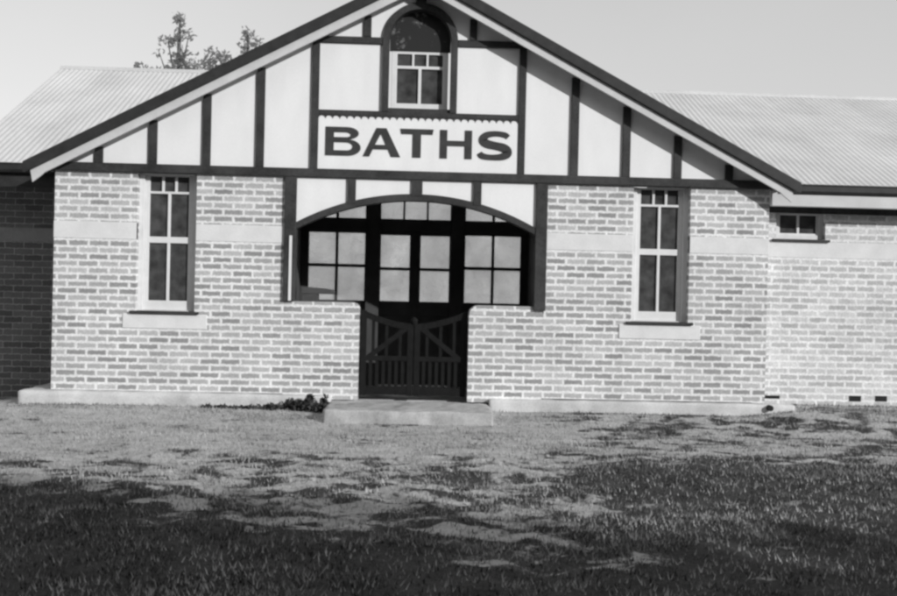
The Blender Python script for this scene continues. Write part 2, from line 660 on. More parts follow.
def axis(lo, hi, step, far):
    core = np.arange(lo, hi + step / 2, step)
    out, s, v = [], step, hi
    while v < far:
        s *= 1.35
        v += s
        out.append(v)
    neg, s, v = [], step, lo
    while v > -far:
        s *= 1.35
        v -= s
        neg.append(v)
    return np.array(neg[::-1] + list(core) + out)


gx, gy = axis(-8, 8, 0.045, 900), axis(-10.5, 1.2, 0.045, 900)
X, Y = np.meshgrid(gx, gy, indexing='ij')
Z = ground_z(X, Y)
nx_, ny_ = len(gx), len(gy)
gv = np.stack([X, Y, Z], -1).reshape(-1, 3)
ii = np.arange(nx_ - 1)[:, None] * ny_ + np.arange(ny_ - 1)[None, :]
gf = np.stack([ii, ii + ny_, ii + ny_ + 1, ii + 1], -1).reshape(-1, 4)


def np_mesh(name, verts, faces):
    """fast mesh from numpy arrays, faces all of one size"""
    me = bpy.data.meshes.new(name)
    k = faces.shape[1]
    me.vertices.add(len(verts))
    me.vertices.foreach_set("co", verts.astype(np.float32).ravel())
    me.loops.add(faces.size)
    me.loops.foreach_set("vertex_index", faces.astype(np.int32).ravel())
    me.polygons.add(len(faces))
    me.polygons.foreach_set("loop_start", np.arange(0, faces.size, k, dtype=np.int32))
    me.polygons.foreach_set("loop_total", np.full(len(faces), k, dtype=np.int32))
    me.update(calc_edges=True)
    return me


YB_BOUNCE = 2.31                          # start of the added pale slab bouncing light onto the porch glass
g_o = link_mesh("ground", np_mesh("ground", gv, gf), M_GROUND, smooth=True)
g_o["kind"] = "structure"
at_ = g_o.data.attributes.new("sod_shade", 'FLOAT', 'POINT')
at_.data.foreach_set("value", cover_shade(gv[:, 0], gv[:, 1]).astype(np.float32))
MB().box(-3.9, 3.9, YB_BOUNCE, 13.9, -0.2, 0.03).obj("bounce_slab", M_CONC)["kind"] = "structure"

# ------------------------------------------------------------------ the bath house
HALF = 4.2
ZB, ZP = 0.20, 2.74                     # top of the footing, underside of the bressummer
house = thing("bath_house", "gabled brick bath house with half timbered gable, porch and low iron roofed wings", "building")

WI, WO, WS = 2.568, 3.253, 1.114        # window openings
PJ, GJ, LOW = 1.523, 0.645, 1.283       # porch jamb, gate jamb, top of the low walls


def in_window(x, z):
    return WI < abs(x) < WO and z > WS


# front wall, with its returns
def solid(x, z):
    if in_window(x, z):
        return False
    if abs(x) < PJ:
        return abs(x) > GJ and z < LOW - 0.12
    return z > ZB


MB().grid([-HALF, -WO, -WI, -PJ, -GJ, GJ, PJ, WI, WO, HALF], [ZB - 0.06, ZB, WS, LOW - 0.12, ZP], solid, 0.0, 0.23).obj("wall", M_BRICK, house)
for s in (-1, 1):
    a, b = sorted((s * HALF, s * (HALF - 0.23)))
    MB().box(a, b, 0.2303, 7.0, ZB, ZP).obj("side_wall", M_BRICK, house)
for s in (-1, 1):
    a, b = sorted((s * GJ, s * (PJ - 0.0005)))
    ra, rb = (0.11, 0.10) if s > 0 else (0.004, 0.085)
    q = [(a, LOW - 0.1195), (b, LOW - 0.1195)]
    q += [(b - rb + rb * math.cos(t), LOW - rb + rb * math.sin(t)) for t in [math.pi / 2 * k / 6 for k in range(7)]]
    q += [(a + ra - ra * math.sin(t), LOW - ra + ra * math.cos(t)) for t in [math.pi / 2 * k / 6 for k in range(7)]]
    o = MB().prism(q, 0.0, 0.23).obj("wall_coping", M_BRICK, house, 0.012)
    if s > 0:
        o["label"] = "rounded brick top of the low wall right of the gate"

# rendered band through the brickwork
for a, b in ((-HALF - 0.005, -WO), (-WI, -PJ), (PJ, WI), (WO, HALF + 0.005)):
    MB().box(a, b, -0.005, 0.06, 1.962, 2.158).obj("render_band", M_RENDER, house, 0.004)

# concrete footing, standing proud at the left corner
worn(MB().box(-4.53, -0.95, -0.14, 0.08, -0.3, ZB - 0.004).obj("footing", M_CONC, house))
worn(MB().box(-4.53, -4.215, 0.06, 1.19, -0.3, ZB - 0.008).obj("footing", M_CONC, house))
worn(MB().box(0.9, 4.55, -0.10, 0.08, -0.3, ZB - 0.012).obj("footing", M_CONC, house))
MB().box(-PJ, PJ, 0.2305, 2.3, -0.2, 0.1385).obj("porch_floor", M_STEP, house)

# gable wall and half timbering
RK = 0.527                                # slope of the rakes


def zr(x, top=5.172):
    return top - RK * abs(x)


gab = [(-HALF, 2.80), (HALF, 2.80), (HALF, zr(HALF) - 0.14), (0, zr(0) - 0.14), (-HALF, zr(HALF) - 0.14)]
AW = 0.375                                # half width of the arched window
AZ0, AZS = 3.535, 4.375                     # its sill and springing
arc = [(AW * math.cos(t), AZS + AW * math.sin(t)) for t in [math.pi * k / 24 for k in range(25)]]
# right half + left half of the stucco, cut round the arched opening
mb = MB()
for s in (-1, 1):
    poly = [(0, 2.80), (s * HALF, 2.80), (s * HALF, zr(HALF) - 0.14), (0, zr(0) - 0.14), (0, AZS + AW)]
    quarter = [(s * abs(x), z) for x, z in (arc[:13] if True else arc)][::-1]
    poly = poly[:4] + quarter + [(s * AW, AZ0), (0, AZ0)]
    mb.prism(poly, 0.0, 0.12)
mb.obj("gable_panel", M_STUCCO, house)

tim = MB()
tim.box(-HALF - 0.10, HALF + 0.10, -0.045, 0.10, ZP, ZP + 0.10)
tim.obj("bressummer", M_DARK, house, 0.006)


def stud(x, w, z0, z1=None):
    z1 = z1 if z1 else zr(x) - 0.20
    o = MB().box(x - w / 2, x + w / 2, -0.03, 0.02, z0 + 0.001, z1).obj("stud", M_DARK, house, 0.004)
    return o


for x in (1.846, 2.464, 3.081, 3.70):
    for s in (-1, 1):
        stud(s * x, 0.095, ZP + 0.10)
for s in (-1, 1):
    stud(s * 1.215, 0.085, ZP + 0.10)
    stud(s * 0.62, 0.085, 4.398)
# rails beside the arched window and under the sign's top
for s in (-1, 1):
    a, b = sorted((s * (AW + 0.068), s * 1.40))
    MB().box(a, b, -0.026, 0.02, 4.318, 4.396).obj("rail", M_DARK, house, 0.004)
MB().box(-1.172, 1.172, -0.026, 0.02, 3.478, 3.533).obj("rail", M_DARK, house, 0.004)
MB().box(-0.06, 0.06, -0.036, 0.02, AZS + AW + 0.03, zr(0) - 0.15).obj("king_post", M_DARK, house, 0.004)


# arched window
win = MB()
o_arc = [((AW + 0.066) * math.cos(t), AZS + (AW + 0.066) * math.sin(t)) for t in [math.pi * k / 28 for k in range(29)]]
i_arc = [((AW - 0.010) * math.cos(t), AZS + (AW - 0.010) * math.sin(t)) for t in [math.pi * k / 28 for k in range(29)]]
for k in range(28):
    win.prism([o_arc[k], o_arc[k + 1], i_arc[k + 1], i_arc[k]], -0.034, 0.18)
for s in (-1, 1):
    a, b = sorted((s * (AW - 0.010), s * (AW + 0.066)))
    win.box(a, b, -0.034, 0.18, AZ0 - 0.001, AZS)
wo_ = win.obj("arched_window", M_DARK, house, label="round headed gable window above the sign")
# dark boarded head, with flaking paint
pm = glass_mat("flaking_head_board", 0.03, 0.8, 0.2)
N, L = pm.node_tree.nodes, pm.node_tree.links
P = N["Principled BSDF"]
tcn = N.new("ShaderNodeTexCoord")
fn = N.new("ShaderNodeTexNoise")
fn.inputs["Scale"].default_value = 5.5
fn.inputs["Detail"].default_value = 9
fn.inputs["Roughness"].default_value = 0.7
L.new(tcn.outputs["Object"], fn.inputs["Vector"])
fr = N.new("ShaderNodeValToRGB")
fr.color_ramp.elements[0].position = 0.55
fr.color_ramp.elements[0].color = g3(0.028)
fr.color_ramp.elements[1].position = 0.66
fr.color_ramp.elements[1].color = g3(0.30)
L.new(fn.outputs["Fac"], fr.inputs[0])
L.new(fr.outputs[0], P.inputs["Base Color"])
head = [(x * 0.96, AZS + (z - AZS) * 0.96) for x, z in arc] + [(-AW * 0.96, 4.272), (AW * 0.96, 4.272)]
MB().prism(head, 0.09, 0.13).obj("head_board", pm, wo_)
bars = [(-0.27, -0.095, 4.10, 4.238), (-0.07, 0.075, 4.10, 4.238), (0.10, 0.27, 4.10, 4.238),
        (-0.27, -0.018, 3.655, 4.065), (0.018, 0.27, 3.655, 4.065)]
frame_grid((-0.335, 0.335), (3.58, 4.27), bars, 0.10, 0.14).obj("sash", M_WHITE, wo_, 0.004)
MB().box(-0.30, 0.30, 0.122, 0.127, 3.62, 4.25).obj("glass", M_GLASS, wo_)
MB().box(-0.36, 0.36, 0.0, 0.15, AZ0, 3.579).obj("sill", M_DARK, wo_)


# tall sash windows
def sash_window(cx, label):
    hw = (WO - WI) / 2
    f = MB().grid([cx - hw, cx - hw + 0.062, cx + hw - 0.062, cx + hw], [WS + 0.02, WS + 0.03, ZP - 0.005],
                  lambda x, z: abs(x - cx) > hw - 0.062 or z < WS + 0.03, 0.085, 0.20)
    f = f.obj("window", M_WHITE, house, 0.004, label)
    i = hw - 0.063
    g = i - 0.052
    panes = [(cx - g, cx - 0.016, 1.255, 1.932), (cx + 0.016, cx + g, 1.255, 1.932),
             (cx - g, cx - 0.016, 2.005, 2.51), (cx + 0.016, cx + g, 2.005, 2.51)]
    t = 2 * g / 3
    for k in range(3):
        panes.append((cx - g + t * k + (0.014 if k else 0), cx - g + t * (k + 1) - (0.014 if k < 2 else 0), 2.538, 2.715))
    frame_grid((cx - i, cx + i), (WS + 0.032, ZP - 0.006), panes, 0.115, 0.16).obj("sash", M_WHITE, f, 0.004)
    MB().box(cx - g - 0.01, cx + g + 0.01, 0.14, 0.145, 1.24, 2.725).obj("glass", M_GLASS, f)
    MB().box(cx - hw - 0.055, cx + hw + 0.055, -0.045, 0.16, WS - 0.012, WS + 0.019).obj("sill", M_DARK, f, 0.005)
    a = MB().box(cx - hw - 0.14, cx + hw + 0.15, -0.012, 0.06, 0.93, WS - 0.0125)
    a.obj("apron", M_RENDER, f, 0.006)


sash_window(-(WI + WO) / 2, "tall white sash window left of the porch")
sash_window((WI + WO) / 2, "tall white sash window right of the porch")

# porch arch: posts, stucco spandrels, struts, curved trim
R_A = 2.90
ZC = 2.565 - R_A


def za(x):
    return ZC + math.sqrt(R_A * R_A - x * x)


pan = []
K = 40
mb = MB()
pts = [(-1.405 + 2.81 * k / K, za(-1.405 + 2.81 * k / K)) for k in range(K + 1)]
mb.prism([(-1.405, ZP - 0.001)] + pts + [(1.405, ZP - 0.001)], -0.004, 0.09)
mb.obj("arch_panel", M_STUCCO, house)
mb = MB()
for k in range(K):
    (x0, z0), (x1, z1) = pts[k], pts[k + 1]
    mb.prism([(x0, z0 + 0.008), (x1, z1 + 0.008), (x1, z1 - 0.072), (x0, z0 - 0.072)], -0.028, 0.12)
mb.obj("arch_trim", M_DARK, house)
for x, w in ((-0.765, 0.095), (0.0, 0.125), (0.71, 0.095)):
    MB().box(x - w / 2, x + w / 2, -0.034, 0.02, za(x) - 0.02, ZP - 0.001).obj("strut", M_DARK, house, 0.004)
for s in (-1, 1):
    a, b = sorted((s * 1.405, s * (PJ + 0.02)))
    o = MB().box(a, b, -0.038, 0.16, LOW - (0.05 if s > 0 else -0.002), ZP - 0.001).obj("porch_post", M_DARK, house, 0.006)
MB().box(-1.478, -1.446, -0.052, -0.037, LOW + 0.006, 2.05).obj("post_strip", M_WHITE, house, 0.003)  # narrow pale strip on the face of the left post

# inside of the porch
YB = 1.90
KX = (11.776 + YB) / (11.776 + 1.20)       # screen members sized for its real depth


def FX(v):
    return v * KX


def FZ(v):
    return 1.42 + (v - 1.42) * KX


TOPZ = 2.86
for s in (-1, 1):
    a, b = sorted((s * (PJ + 0.06), s * (PJ + 0.03)))
    MB().box(a, b, 0.2305, YB + 0.1, 0.139, TOPZ).obj("porch_lining", M_DARKIN, house)
MB().box(-PJ - 0.029, PJ + 0.029, 0.1305, YB + 0.06, TOPZ - 0.03, TOPZ).obj("porch_ceiling", M_DARKIN, house)
TZ = TOPZ - 0.031
for x in (-0.545, 0.545):
    MB().box(FX(x - 0.085), FX(x + 0.085), YB - 0.07, YB + 0.12, 0.139, TZ).obj("screen_post", M_DARKIN, house, 0.005)
EDGE = PJ + 0.0285
for a, b in ((-EDGE, -FX(0.631)), (-FX(0.459), FX(0.459)), (FX(0.631), EDGE)):
    MB().box(a, b, YB - 0.04, YB + 0.1, FZ(2.20), FZ(2.345)).obj("screen_transom", M_DARKIN, house, 0.005)


def glazed(name, xr, zr_, panes, label=None, solidpanel=None):
    pp = [(FX(p[0]), FX(p[1]), FZ(p[2]), FZ(p[3])) for p in panes]
    hole = pp + ([solidpanel] if solidpanel else [])
    f = frame_grid(xr, zr_, hole, YB + 0.003, YB + 0.053).obj(name, M_DARKIN, house, 0.004, label)
    MB().box(min(p[0] for p in pp) - 0.012, max(p[1] for p in pp) + 0.012, YB + 0.025, YB + 0.03,
             min(p[2] for p in pp) - 0.012, max(p[3] for p in pp) + 0.012).obj("glass", M_FROST, f)
    if solidpanel:
        x0, x1, z0, z1 = solidpanel
        MB().box(x0 - 0.01, x1 + 0.01, YB + 0.022, YB + 0.042, z0 - 0.01, z1 + 0.01).obj("panel", M_DARKIN, f)
    return f


for s in (-1, 1):
    srt = lambda *v: tuple(sorted(s * q for q in v))
    cols = [srt(0.65, 0.995), srt(1.03, 1.372)]
    xr = sorted((s * FX(0.6315), s * EDGE))
    glazed("sidelight", xr, (0.139, FZ(2.199)), [c + r_ for c in cols for r_ in ((1.30, 1.728), (1.768, 2.172))],
           "four pane obscured glass light beside the doors")
    glazed("toplight", xr, (FZ(2.346), TZ), [c + (2.365, 2.62) for c in cols])
    xr = sorted((s * 0.0004, s * FX(0.4585)))
    c = srt(0.07, 0.445)
    glazed("door", xr, (0.15, FZ(2.199)), [c + (1.30, 1.70), c + (1.738, 2.155)], None,
           (FX(c[0]), FX(c[1]), 0.30, 1.10))
MB().box(-0.022, 0.022, YB - 0.012, YB + 0.002, 0.16, FZ(2.199) - 0.002).obj("meeting_bead", M_DARKIN, house, 0.003)
glazed("toplight", (-FX(0.4585), FX(0.4585)), (FZ(2.346), TZ), [(-0.45, -0.165, 2.365, 2.62), (-0.14, 0.14, 2.365, 2.62), (0.165, 0.45, 2.365, 2.62)])

# rakes: dark capping, pale bargeboard, soffit and iron roof
OV = 0.21
EX = 4.46
for s in (-1, 1):
    P = lambda x, dz: (s * x, zr(x) + dz)
    MB().prism([P(0, 0), P(EX + 0.03, 0), P(EX + 0.03, -0.125), P(EX, -0.138), P(0, -0.138)], -OV - 0.035, -OV + 0.03).obj(
        "barge_capping", M_GUTTER, house, 0.008)
    MB().prism([P(0, -0.1385), P(EX - 0.05, -0.1385), P(EX - 0.075, -0.285), P(EX - 0.165, -0.262), P(EX - 0.21, -0.243), P(0, -0.243)],
               -OV, -OV + 0.025).obj("bargeboard", M_BARGE, house, 0.004)
    MB().prism([P(0, -0.142), P(EX - 0.12, -0.142), P(EX - 0.12, -0.16), P(0, -0.16)], -OV + 0.026, -0.001).obj("soffit", M_SOFFIT, house)
    up = Vector((-s, 0, RK)).normalized()
    e0, e1 = Vector((s * EX, -OV + 0.031, zr(EX) - 0.03)), Vector((s * EX, 1.2, zr(EX) - 0.03))
    if s > 0:
        e0, e1 = e1, e0
    corrugated(e0, e1, up, EX / abs(up.x)).obj("roof", M_IRON, house, smooth=True)  # stops short so sky light reaches the porch glass from behind
MB().tube([(0, -OV - 0.03, 5.135), (0, 1.2, 5.135)], [0.06, 0.06], 10).obj("ridge_cap", M_CAP, house)

# ---- right wing
YR = 0.45
WW0, WW1, WZ0, WZ1 = 4.455, 5.075, 2.185, 2.53
XE = 12.0
MB().grid([HALF + 0.001, WW0, WW1, XE], [-0.1, WZ0, WZ1, 2.62],
          lambda x, z: not (WW0 < x < WW1 and WZ0 < z < WZ1), YR, YR + 0.23).obj(
    "wing_wall", M_BRICK_WING, house, label="brick wall of the right wing, toned paler for uneven exposure")
MB().box(HALF + 0.0055, XE, YR - 0.005, YR + 0.05, 1.962, 2.158).obj("render_band", M_RENDER, house)
hw = (WW1 - WW0) / 2
cxw = (WW0 + WW1) / 2
f = frame_grid((WW0, WW1), (WZ0 + 0.001, WZ1 - 0.001), [(WW0 + 0.055, WW1 - 0.055, WZ0 + 0.06, WZ1 - 0.02)], YR + 0.07, YR + 0.2).obj(
    "window", M_WHITE, house, 0.004, "small two pane window under the right eave")
frame_grid((WW0 + 0.0555, WW1 - 0.0555), (WZ0 + 0.0605, WZ1 - 0.0205),
           [(WW0 + 0.08, cxw - 0.015, WZ0 + 0.08, WZ1 - 0.04), (cxw + 0.015, WW1 - 0.08, WZ0 + 0.08, WZ1 - 0.04)],
           YR + 0.09, YR + 0.13).obj("sash", M_WHITE, f, 0.003)
MB().box(WW0 + 0.07, WW1 - 0.07, YR + 0.11, YR + 0.115, WZ0 + 0.07, WZ1 - 0.03).obj("glass", M_GLASS, f)
MB().box(WW0 - 0.05, WW1 + 0.05, YR - 0.04, YR + 0.12, WZ0 - 0.03, WZ0).obj("sill", M_DARK, f, 0.004)


def wing_roof(xa, xb, xi, y0, ze, yr, zt):
    """eave line at y0/ze from xa to xb, ridge at yr/zt; xi is the end that runs into the main roof, cut along the valley"""
    up = Vector((0, yr - y0, zt - ze))
    L_ = up.length
    sg = 1 if xi < xb else -1                     # right wing: xi left of xa
    lo, hi = min(xa, xb, xi), max(xa, xb, xi)

    def cut(x):                                   # distance up the slope at which the wing roof clears the main roof
        zm_ = zr(x) - 0.03
        return max(0.0, (zm_ - ze) / (zt - ze) * L_) if abs(x) < EX else 0.0
    corrugated((lo, y0 - 0.03, ze), (hi, y0 - 0.03, ze), up, L_, bottom=lambda u: cut(lo + u)).obj("wing_roof", M_IRON, house, smooth=True)
    back = Vector((0, -(yr - y0), zt - ze))
    bl, bh = (lo, -HALF) if sg > 0 and hi < 0 else (max(lo, HALF), hi) if lo > 0 else (lo, hi)
    corrugated((bh, 2 * yr - y0, ze), (bl, 2 * yr - y0, ze), back, L_).obj("wing_roof", M_IRON, house, smooth=True)
    MB().tube([(lo, yr, zt + 0.005), (hi, yr, zt + 0.005)], [0.055, 0.055], 10).obj("ridge_cap", M_CAP, house)
    # quad gutter with a rolled bead
    a, b = (xa, xb)
    gp = [(y0 - 0.05, ze - 0.012), (y0 - 0.05, ze - 0.085), (y0 - 0.02, ze - 0.115), (y0 + 0.055, ze - 0.115), (y0 + 0.055, ze - 0.02),
          (y0 + 0.045, ze - 0.02), (y0 + 0.045, ze - 0.105), (y0 - 0.016, ze - 0.105), (y0 - 0.042, ze - 0.08), (y0 - 0.042, ze - 0.012)]
    n = len(gp)
    vs = [(a, y, z) for y, z in gp] + [(b, y, z) for y, z in gp]
    fs = [tuple(range(n)), tuple(range(2 * n - 1, n - 1, -1))] + [(i, (i + 1) % n, (i + 1) % n + n, i + n) for i in range(n)]
    m = MB().add(vs, fs)
    m.tube([(a, y0 - 0.048, ze - 0.012), (b, y0 - 0.048, ze - 0.012)], [0.011, 0.011], 8)
    m.obj("gutter", M_GUTTER, house)


wing_roof(4.46, XE + 0.3, 3.1, 0.10, 2.825, 3.8, 4.625)
MB().box(4.27, XE + 0.3, 0.157, 0.18, 2.56, 2.80).obj("fascia", M_BARGE, house, 0.003)
MB().box(4.27, XE + 0.3, 0.10, 0.156, 2.562, 2.702).obj("fascia", M_BARGE, house, 0.003)
MB().box(4.205, XE + 0.3, 0.181, YR - 0.001, 2.60, 2.615).obj("soffit", M_SOFFIT, house)
MB().box(4.206, XE, YR - 0.035, YR - 0.0005, 2.505, 2.599).obj("eave_shade_strip", M_DARK, house, 0.004)  # dark strip painting in the shadow below the right gutter
for x, z in ((5.50, 0.225), (5.83, 0.23)):
    f = MB().box(x - 0.075, x + 0.075, YR - 0.004, YR + 0.03, z - 0.035, z + 0.035).obj("air_vent", M_HOLE, house)
MB().tube([(4.22, -0.16, 0.15), (4.22, -0.05, 0.15)], [0.035, 0.035], 10).obj("drain_outlet", M_HOLE, house)
MB().box(4.33, 4.55, YR - 0.004, YR + 0.03, 0.205, 0.245).obj("air_vent", M_HOLE, house)

# ---- left wing, set back, in the shade of the gabled block
YL = 1.20
LX = -5.62
MB().box(LX + 0.02, -HALF - 0.001, YL, YL + 0.23, -0.4, 2.659).obj("wing_wall", M_BRICK_SHADED, house, label="thin jointed brick wall of the left wing, colour darkened for shade")
MB().box(LX + 0.015, -HALF - 0.006, YL - 0.005, YL + 0.05, 1.955, 2.13).obj("render_band", M_RENDER_SHADED, house, label="render band on the left wing, colour darkened for shade")
wing_roof(LX, -4.46, -2.8, 0.60, 2.885, 4.2, 4.80)
MB().box(LX + 0.02, -4.21, 0.657, 0.68, 2.60, 2.855).obj("fascia", M_GUTTER, house)
MB().box(LX + 0.02, -4.21, 0.681, YL - 0.001, 2.66, 2.675).obj("soffit", M_SOFFIT, house)

# ------------------------------------------------------------------ yard wall beyond the left wing
yw = thing("yard_wall", "plain brick yard wall running on beyond the shaded left wing", "wall", (-7.5, YL, 0))
o = MB().box(-10.0, LX + 0.015, YL, YL + 0.23, -0.4, 2.72).obj("brickwork", M_BRICK)
o.parent = yw
o.matrix_parent_inverse = Matrix.Translation((7.5, -YL, 0))
o = MB().box(-10.0, LX + 0.015, YL - 0.03, YL + 0.26, 2.721, 2.79).obj("coping", M_CONC, bevel=0.01)
o.parent = yw
o.matrix_parent_inverse = Matrix.Translation((7.5, -YL, 0))

cw = thing("backdrop_wall", "pale wall added behind the entrance glass to brighten it", "wall", (0, 14, 0))  # added sunlit backdrop that brightens the porch panes
for nm, bx in (("backdrop_face", (-3.95, 3.95, 14.0, 14.22, -0.2, 3.9)), ("coping", (-4.0, 4.0, 13.96, 14.26, 3.901, 3.98))):
    o = MB().box(*bx).obj(nm, M_STUCCO, bevel=0.01)
    o.parent = cw
    o.matrix_parent_inverse = Matrix.Translation((0, -14, 0))

# ------------------------------------------------------------------ the sign
sign = thing("name_sign", "white board lettered BATHS in black under a scalloped edge", "sign", (0, -0.01, 2.85))


def put(o, par):
    o.parent = par
    o.matrix_parent_inverse = Matrix.Translation(-par.location)
    return o


put(MB().box(-1.171, 1.171, -0.020, -0.001, 2.8415, 3.477).obj("board", M_STUCCO), sign)
NS = 28
mb = MB()
for k in range(NS):
    x0, x1 = -1.17 + 2.34 * k / NS, -1.17 + 2.34 * (k + 1) / NS
    r = (x1 - x0) / 2
    xm = (x0 + x1) / 2
    top = 3.4765
    bot = 3.433
    pts = [(xm + r * math.cos(t), bot + (0.034) * math.sin(t)) for t in [math.pi * q / 8 for q in range(9)]]
    mb.prism([(x0, top), (x0, bot)] + pts[::-1][1:-1] + [(x1, bot), (x1, top)], -0.030, -0.0205)
put(mb.obj("scalloped_edge", M_DARK), sign)


def letter_mesh(contours, y, ex=0.004):
    cu = bpy.data.curves.new("letter", 'CURVE')
    cu.dimensions = '2D'
    cu.fill_mode = 'BOTH'
    cu.extrude = ex
    for c in contours:
        sp = cu.splines.new('POLY')
        sp.points.add(len(c) - 1)
        for p, (x, z) in zip(sp.points, c):
            p.co = (x, z, 0, 1)
        sp.use_cyclic_u = True
    ob = bpy.data.objects.new("letter", cu)
    COL.objects.link(ob)
    dg = bpy.context.evaluated_depsgraph_get()
    me = bpy.data.meshes.new_from_object(ob.evaluated_get(dg))
    bpy.data.objects.remove(ob)
    me.transform(Matrix.Translation((0, y, 0)) @ Matrix.Rotation(math.pi / 2, 4, 'X'))
    return me


def bowl(x0, xc, z0, z1, rx, n=16):
    """right-hand D outline from the bottom to the top"""
    zc, rz = (z0 + z1) / 2, (z1 - z0) / 2
    return [(xc + rx * math.cos(t), zc + rz * math.sin(t)) for t in [-math.pi / 2 + math.pi * k / n for k in range(n + 1)]]


ZL, ZU = 3.000, 3.335
TH, SV = 0.062, 0.098                      # thin and stem strokes
zm = 3.178
letters = []
# B
x0, x1 = -1.085, -0.672
outer = [(x0, ZL)] + bowl(x0, x1 - 0.15, ZL, zm + 0.012, 0.15) + bowl(x0, x1 - 0.165, zm + 0.012, ZU, 0.14) + [(x0, ZU)]
h1 = [(x0 + SV, ZL + TH)] + bowl(0, x1 - 0.17, ZL + TH, zm - 0.022, 0.075) + [(x0 + SV, zm - 0.022)]
h2 = [(x0 + SV, zm + 0.038)] + bowl(0, x1 - 0.185, zm + 0.038, ZU - TH, 0.067) + [(x0 + SV, ZU - TH)]
letters.append([outer, h1, h2])
# A
x0, x1 = -0.645, -0.208
xm = (x0 + x1) / 2 - 0.01
a = [(x0, ZL), (x0 + 0.075, ZL), (x0 + 0.115, ZL + 0.085), (x1 - 0.145, ZL + 0.085), (x1 - 0.108, ZL), (x1, ZL), (xm + 0.062, ZU), (xm - 0.055, ZU)]
ah = [(x0 + 0.139, ZL + 0.138), (x1 - 0.172, ZL + 0.138), (xm - 0.002, ZU - 0.065)]
letters.append([a, ah])
# T
x0, x1 = -0.212, 0.178
xm = (x0 + x1) / 2
letters.append([[(xm - SV / 2, ZL), (xm + SV / 2, ZL), (xm + SV / 2, ZU - TH), (x1 - 0.012, ZU - TH), (x1, ZU), (x0, ZU), (x0 + 0.012, ZU - TH), (xm - SV / 2, ZU - TH)]])
# H
x0, x1 = 0.255, 0.632
w = 0.085
letters.append([[(x0, ZL), (x0 + w, ZL), (x0 + w, zm - 0.03), (x1 - w, zm - 0.03), (x1 - w, ZL), (x1, ZL), (x1, ZU), (x1 - w, ZU),
                 (x1 - w, zm + 0.032), (x0 + w, zm + 0.032), (x0 + w, ZU), (x0, ZU)]])
# S: a ribbon along a hand-placed spine
spine = [(0.722, 3.078, .030), (0.745, 3.048, .036), (0.80, 3.032, .033), (0.89, 3.028, .033), (0.985, 3.038, .040), (1.045, 3.068, .050),
         (1.050, 3.108, .052), (1.005, 3.143, .050), (0.92, 3.163, .046), (0.83, 3.180, .048), (0.772, 3.208, .050), (0.762, 3.246, .048),
         (0.800, 3.285, .040), (0.87, 3.304, .033), (0.95, 3.306, .031), (1.025, 3.292, .032), (1.058, 3.268, .028)]
dense = []
for i in range(len(spine) - 1):
    p0, p1, p2, p3 = [np.array(spine[min(max(i + k, 0), len(spine) - 1)]) for k in (-1, 0, 1, 2)]
    for t in np.arange(0, 1, 0.25):
        dense.append(0.5 * ((2 * p1) + (-p0 + p2) * t + (2 * p0 - 5 * p1 + 4 * p2 - p3) * t * t + (-p0 + 3 * p1 - 3 * p2 + p3) * t ** 3))
dense.append(np.array(spine[-1]))
lf, rt = [], []
for i, p in enumerate(dense):
    d = dense[min(i + 1, len(dense) - 1)][:2] - dense[max(i - 1, 0)][:2]
    d = d / np.linalg.norm(d)
    n = np.array([-d[1], d[0]])
    lf.append(tuple(p[:2] + n * p[2]))
    rt.append(tuple(p[:2] - n * p[2]))
smesh = MB()
for i in range(len(lf) - 1):
    smesh.prism([lf[i], lf[i + 1], rt[i + 1], rt[i]], -0.029, -0.0205)
for c in letters:
    put(link_mesh("lettering", letter_mesh(c, -0.0248), M_LETTER), sign)
put(smesh.obj("lettering", M_LETTER), sign)

# ------------------------------------------------------------------ gate, step, ledge
gate = thing("porch_gate", "dark double timber gate with dipping top rail and pickets in porch opening", "gate", (0, 0.11, 0.14))


def gtop(x):
    t = (abs(x) / 0.62)
    return 1.045 + 0.16 * t ** 1.7


for s in (-1, 1):
    leaf = MB()
    K = 12
    xs = [0.012 + (0.622 - 0.012) * k / K for k in range(K + 1)]
    for k in range(K):
        leaf.prism([(s * xs[k], gtop(xs[k])), (s * xs[k + 1], gtop(xs[k + 1])), (s * xs[k + 1], gtop(xs[k + 1]) - 0.075), (s * xs[k], gtop(xs[k]) - 0.075)], 0.085, 0.125)
    for a, b, z0, z1 in ((0.012, 0.622, 0.20, 0.29), (0.012, 0.622, 0.60, 0.66)):
        leaf.box(*sorted((s * a, s * b)), 0.086, 0.124, z0, z1)
    leaf.box(*sorted((s * 0.006, s * 0.075)), 0.083, 0.127, 0.19, gtop(0.04) - 0.005)
    leaf.box(*sorted((s * 0.56, s * 0.63)), 0.083, 0.127, 0.19, gtop(0.6) - 0.005)
    leaf.beam((s * 0.08, 0.105, 1.0), (s * 0.56, 0.105, 0.62), 0.06, 0.034)
    lo = put(leaf.obj("gate_leaf", M_GATE, bevel=0.004), gate)
    for k in range(6):
        x = s * (0.125 + 0.076 * k)
        b = MB().box(x - 0.02, x + 0.02, 0.094, 0.116, 0.28, 0.62).obj("picket", M_GATE)
        b.parent = lo
        b2 = None
    for k in range(3):
        x = s * (0.16 + 0.16 * k)
        b = MB().box(x - 0.018, x + 0.018, 0.094, 0.116, 0.65, gtop(x) - 0.06).obj("picket", M_GATE)
        b.parent = lo
mb = MB().tube([(0, 0.105, 1.03), (0, 0.105, 1.075), (0, 0.105, 1.10), (0, 0.105, 1.125)], [0.03, 0.045, 0.04, 0.012], 10)
put(mb.obj("finial", M_GATE), gate)

step = MB()
step.box(-0.97, 0.885, -0.95, 0.015, -0.25, 0.132)
so = worn(step.obj("doorstep", M_STEP), 0.025, 0.05, 0.22)
tag(so, "broad worn concrete step on the ground in front of the gate", "step")

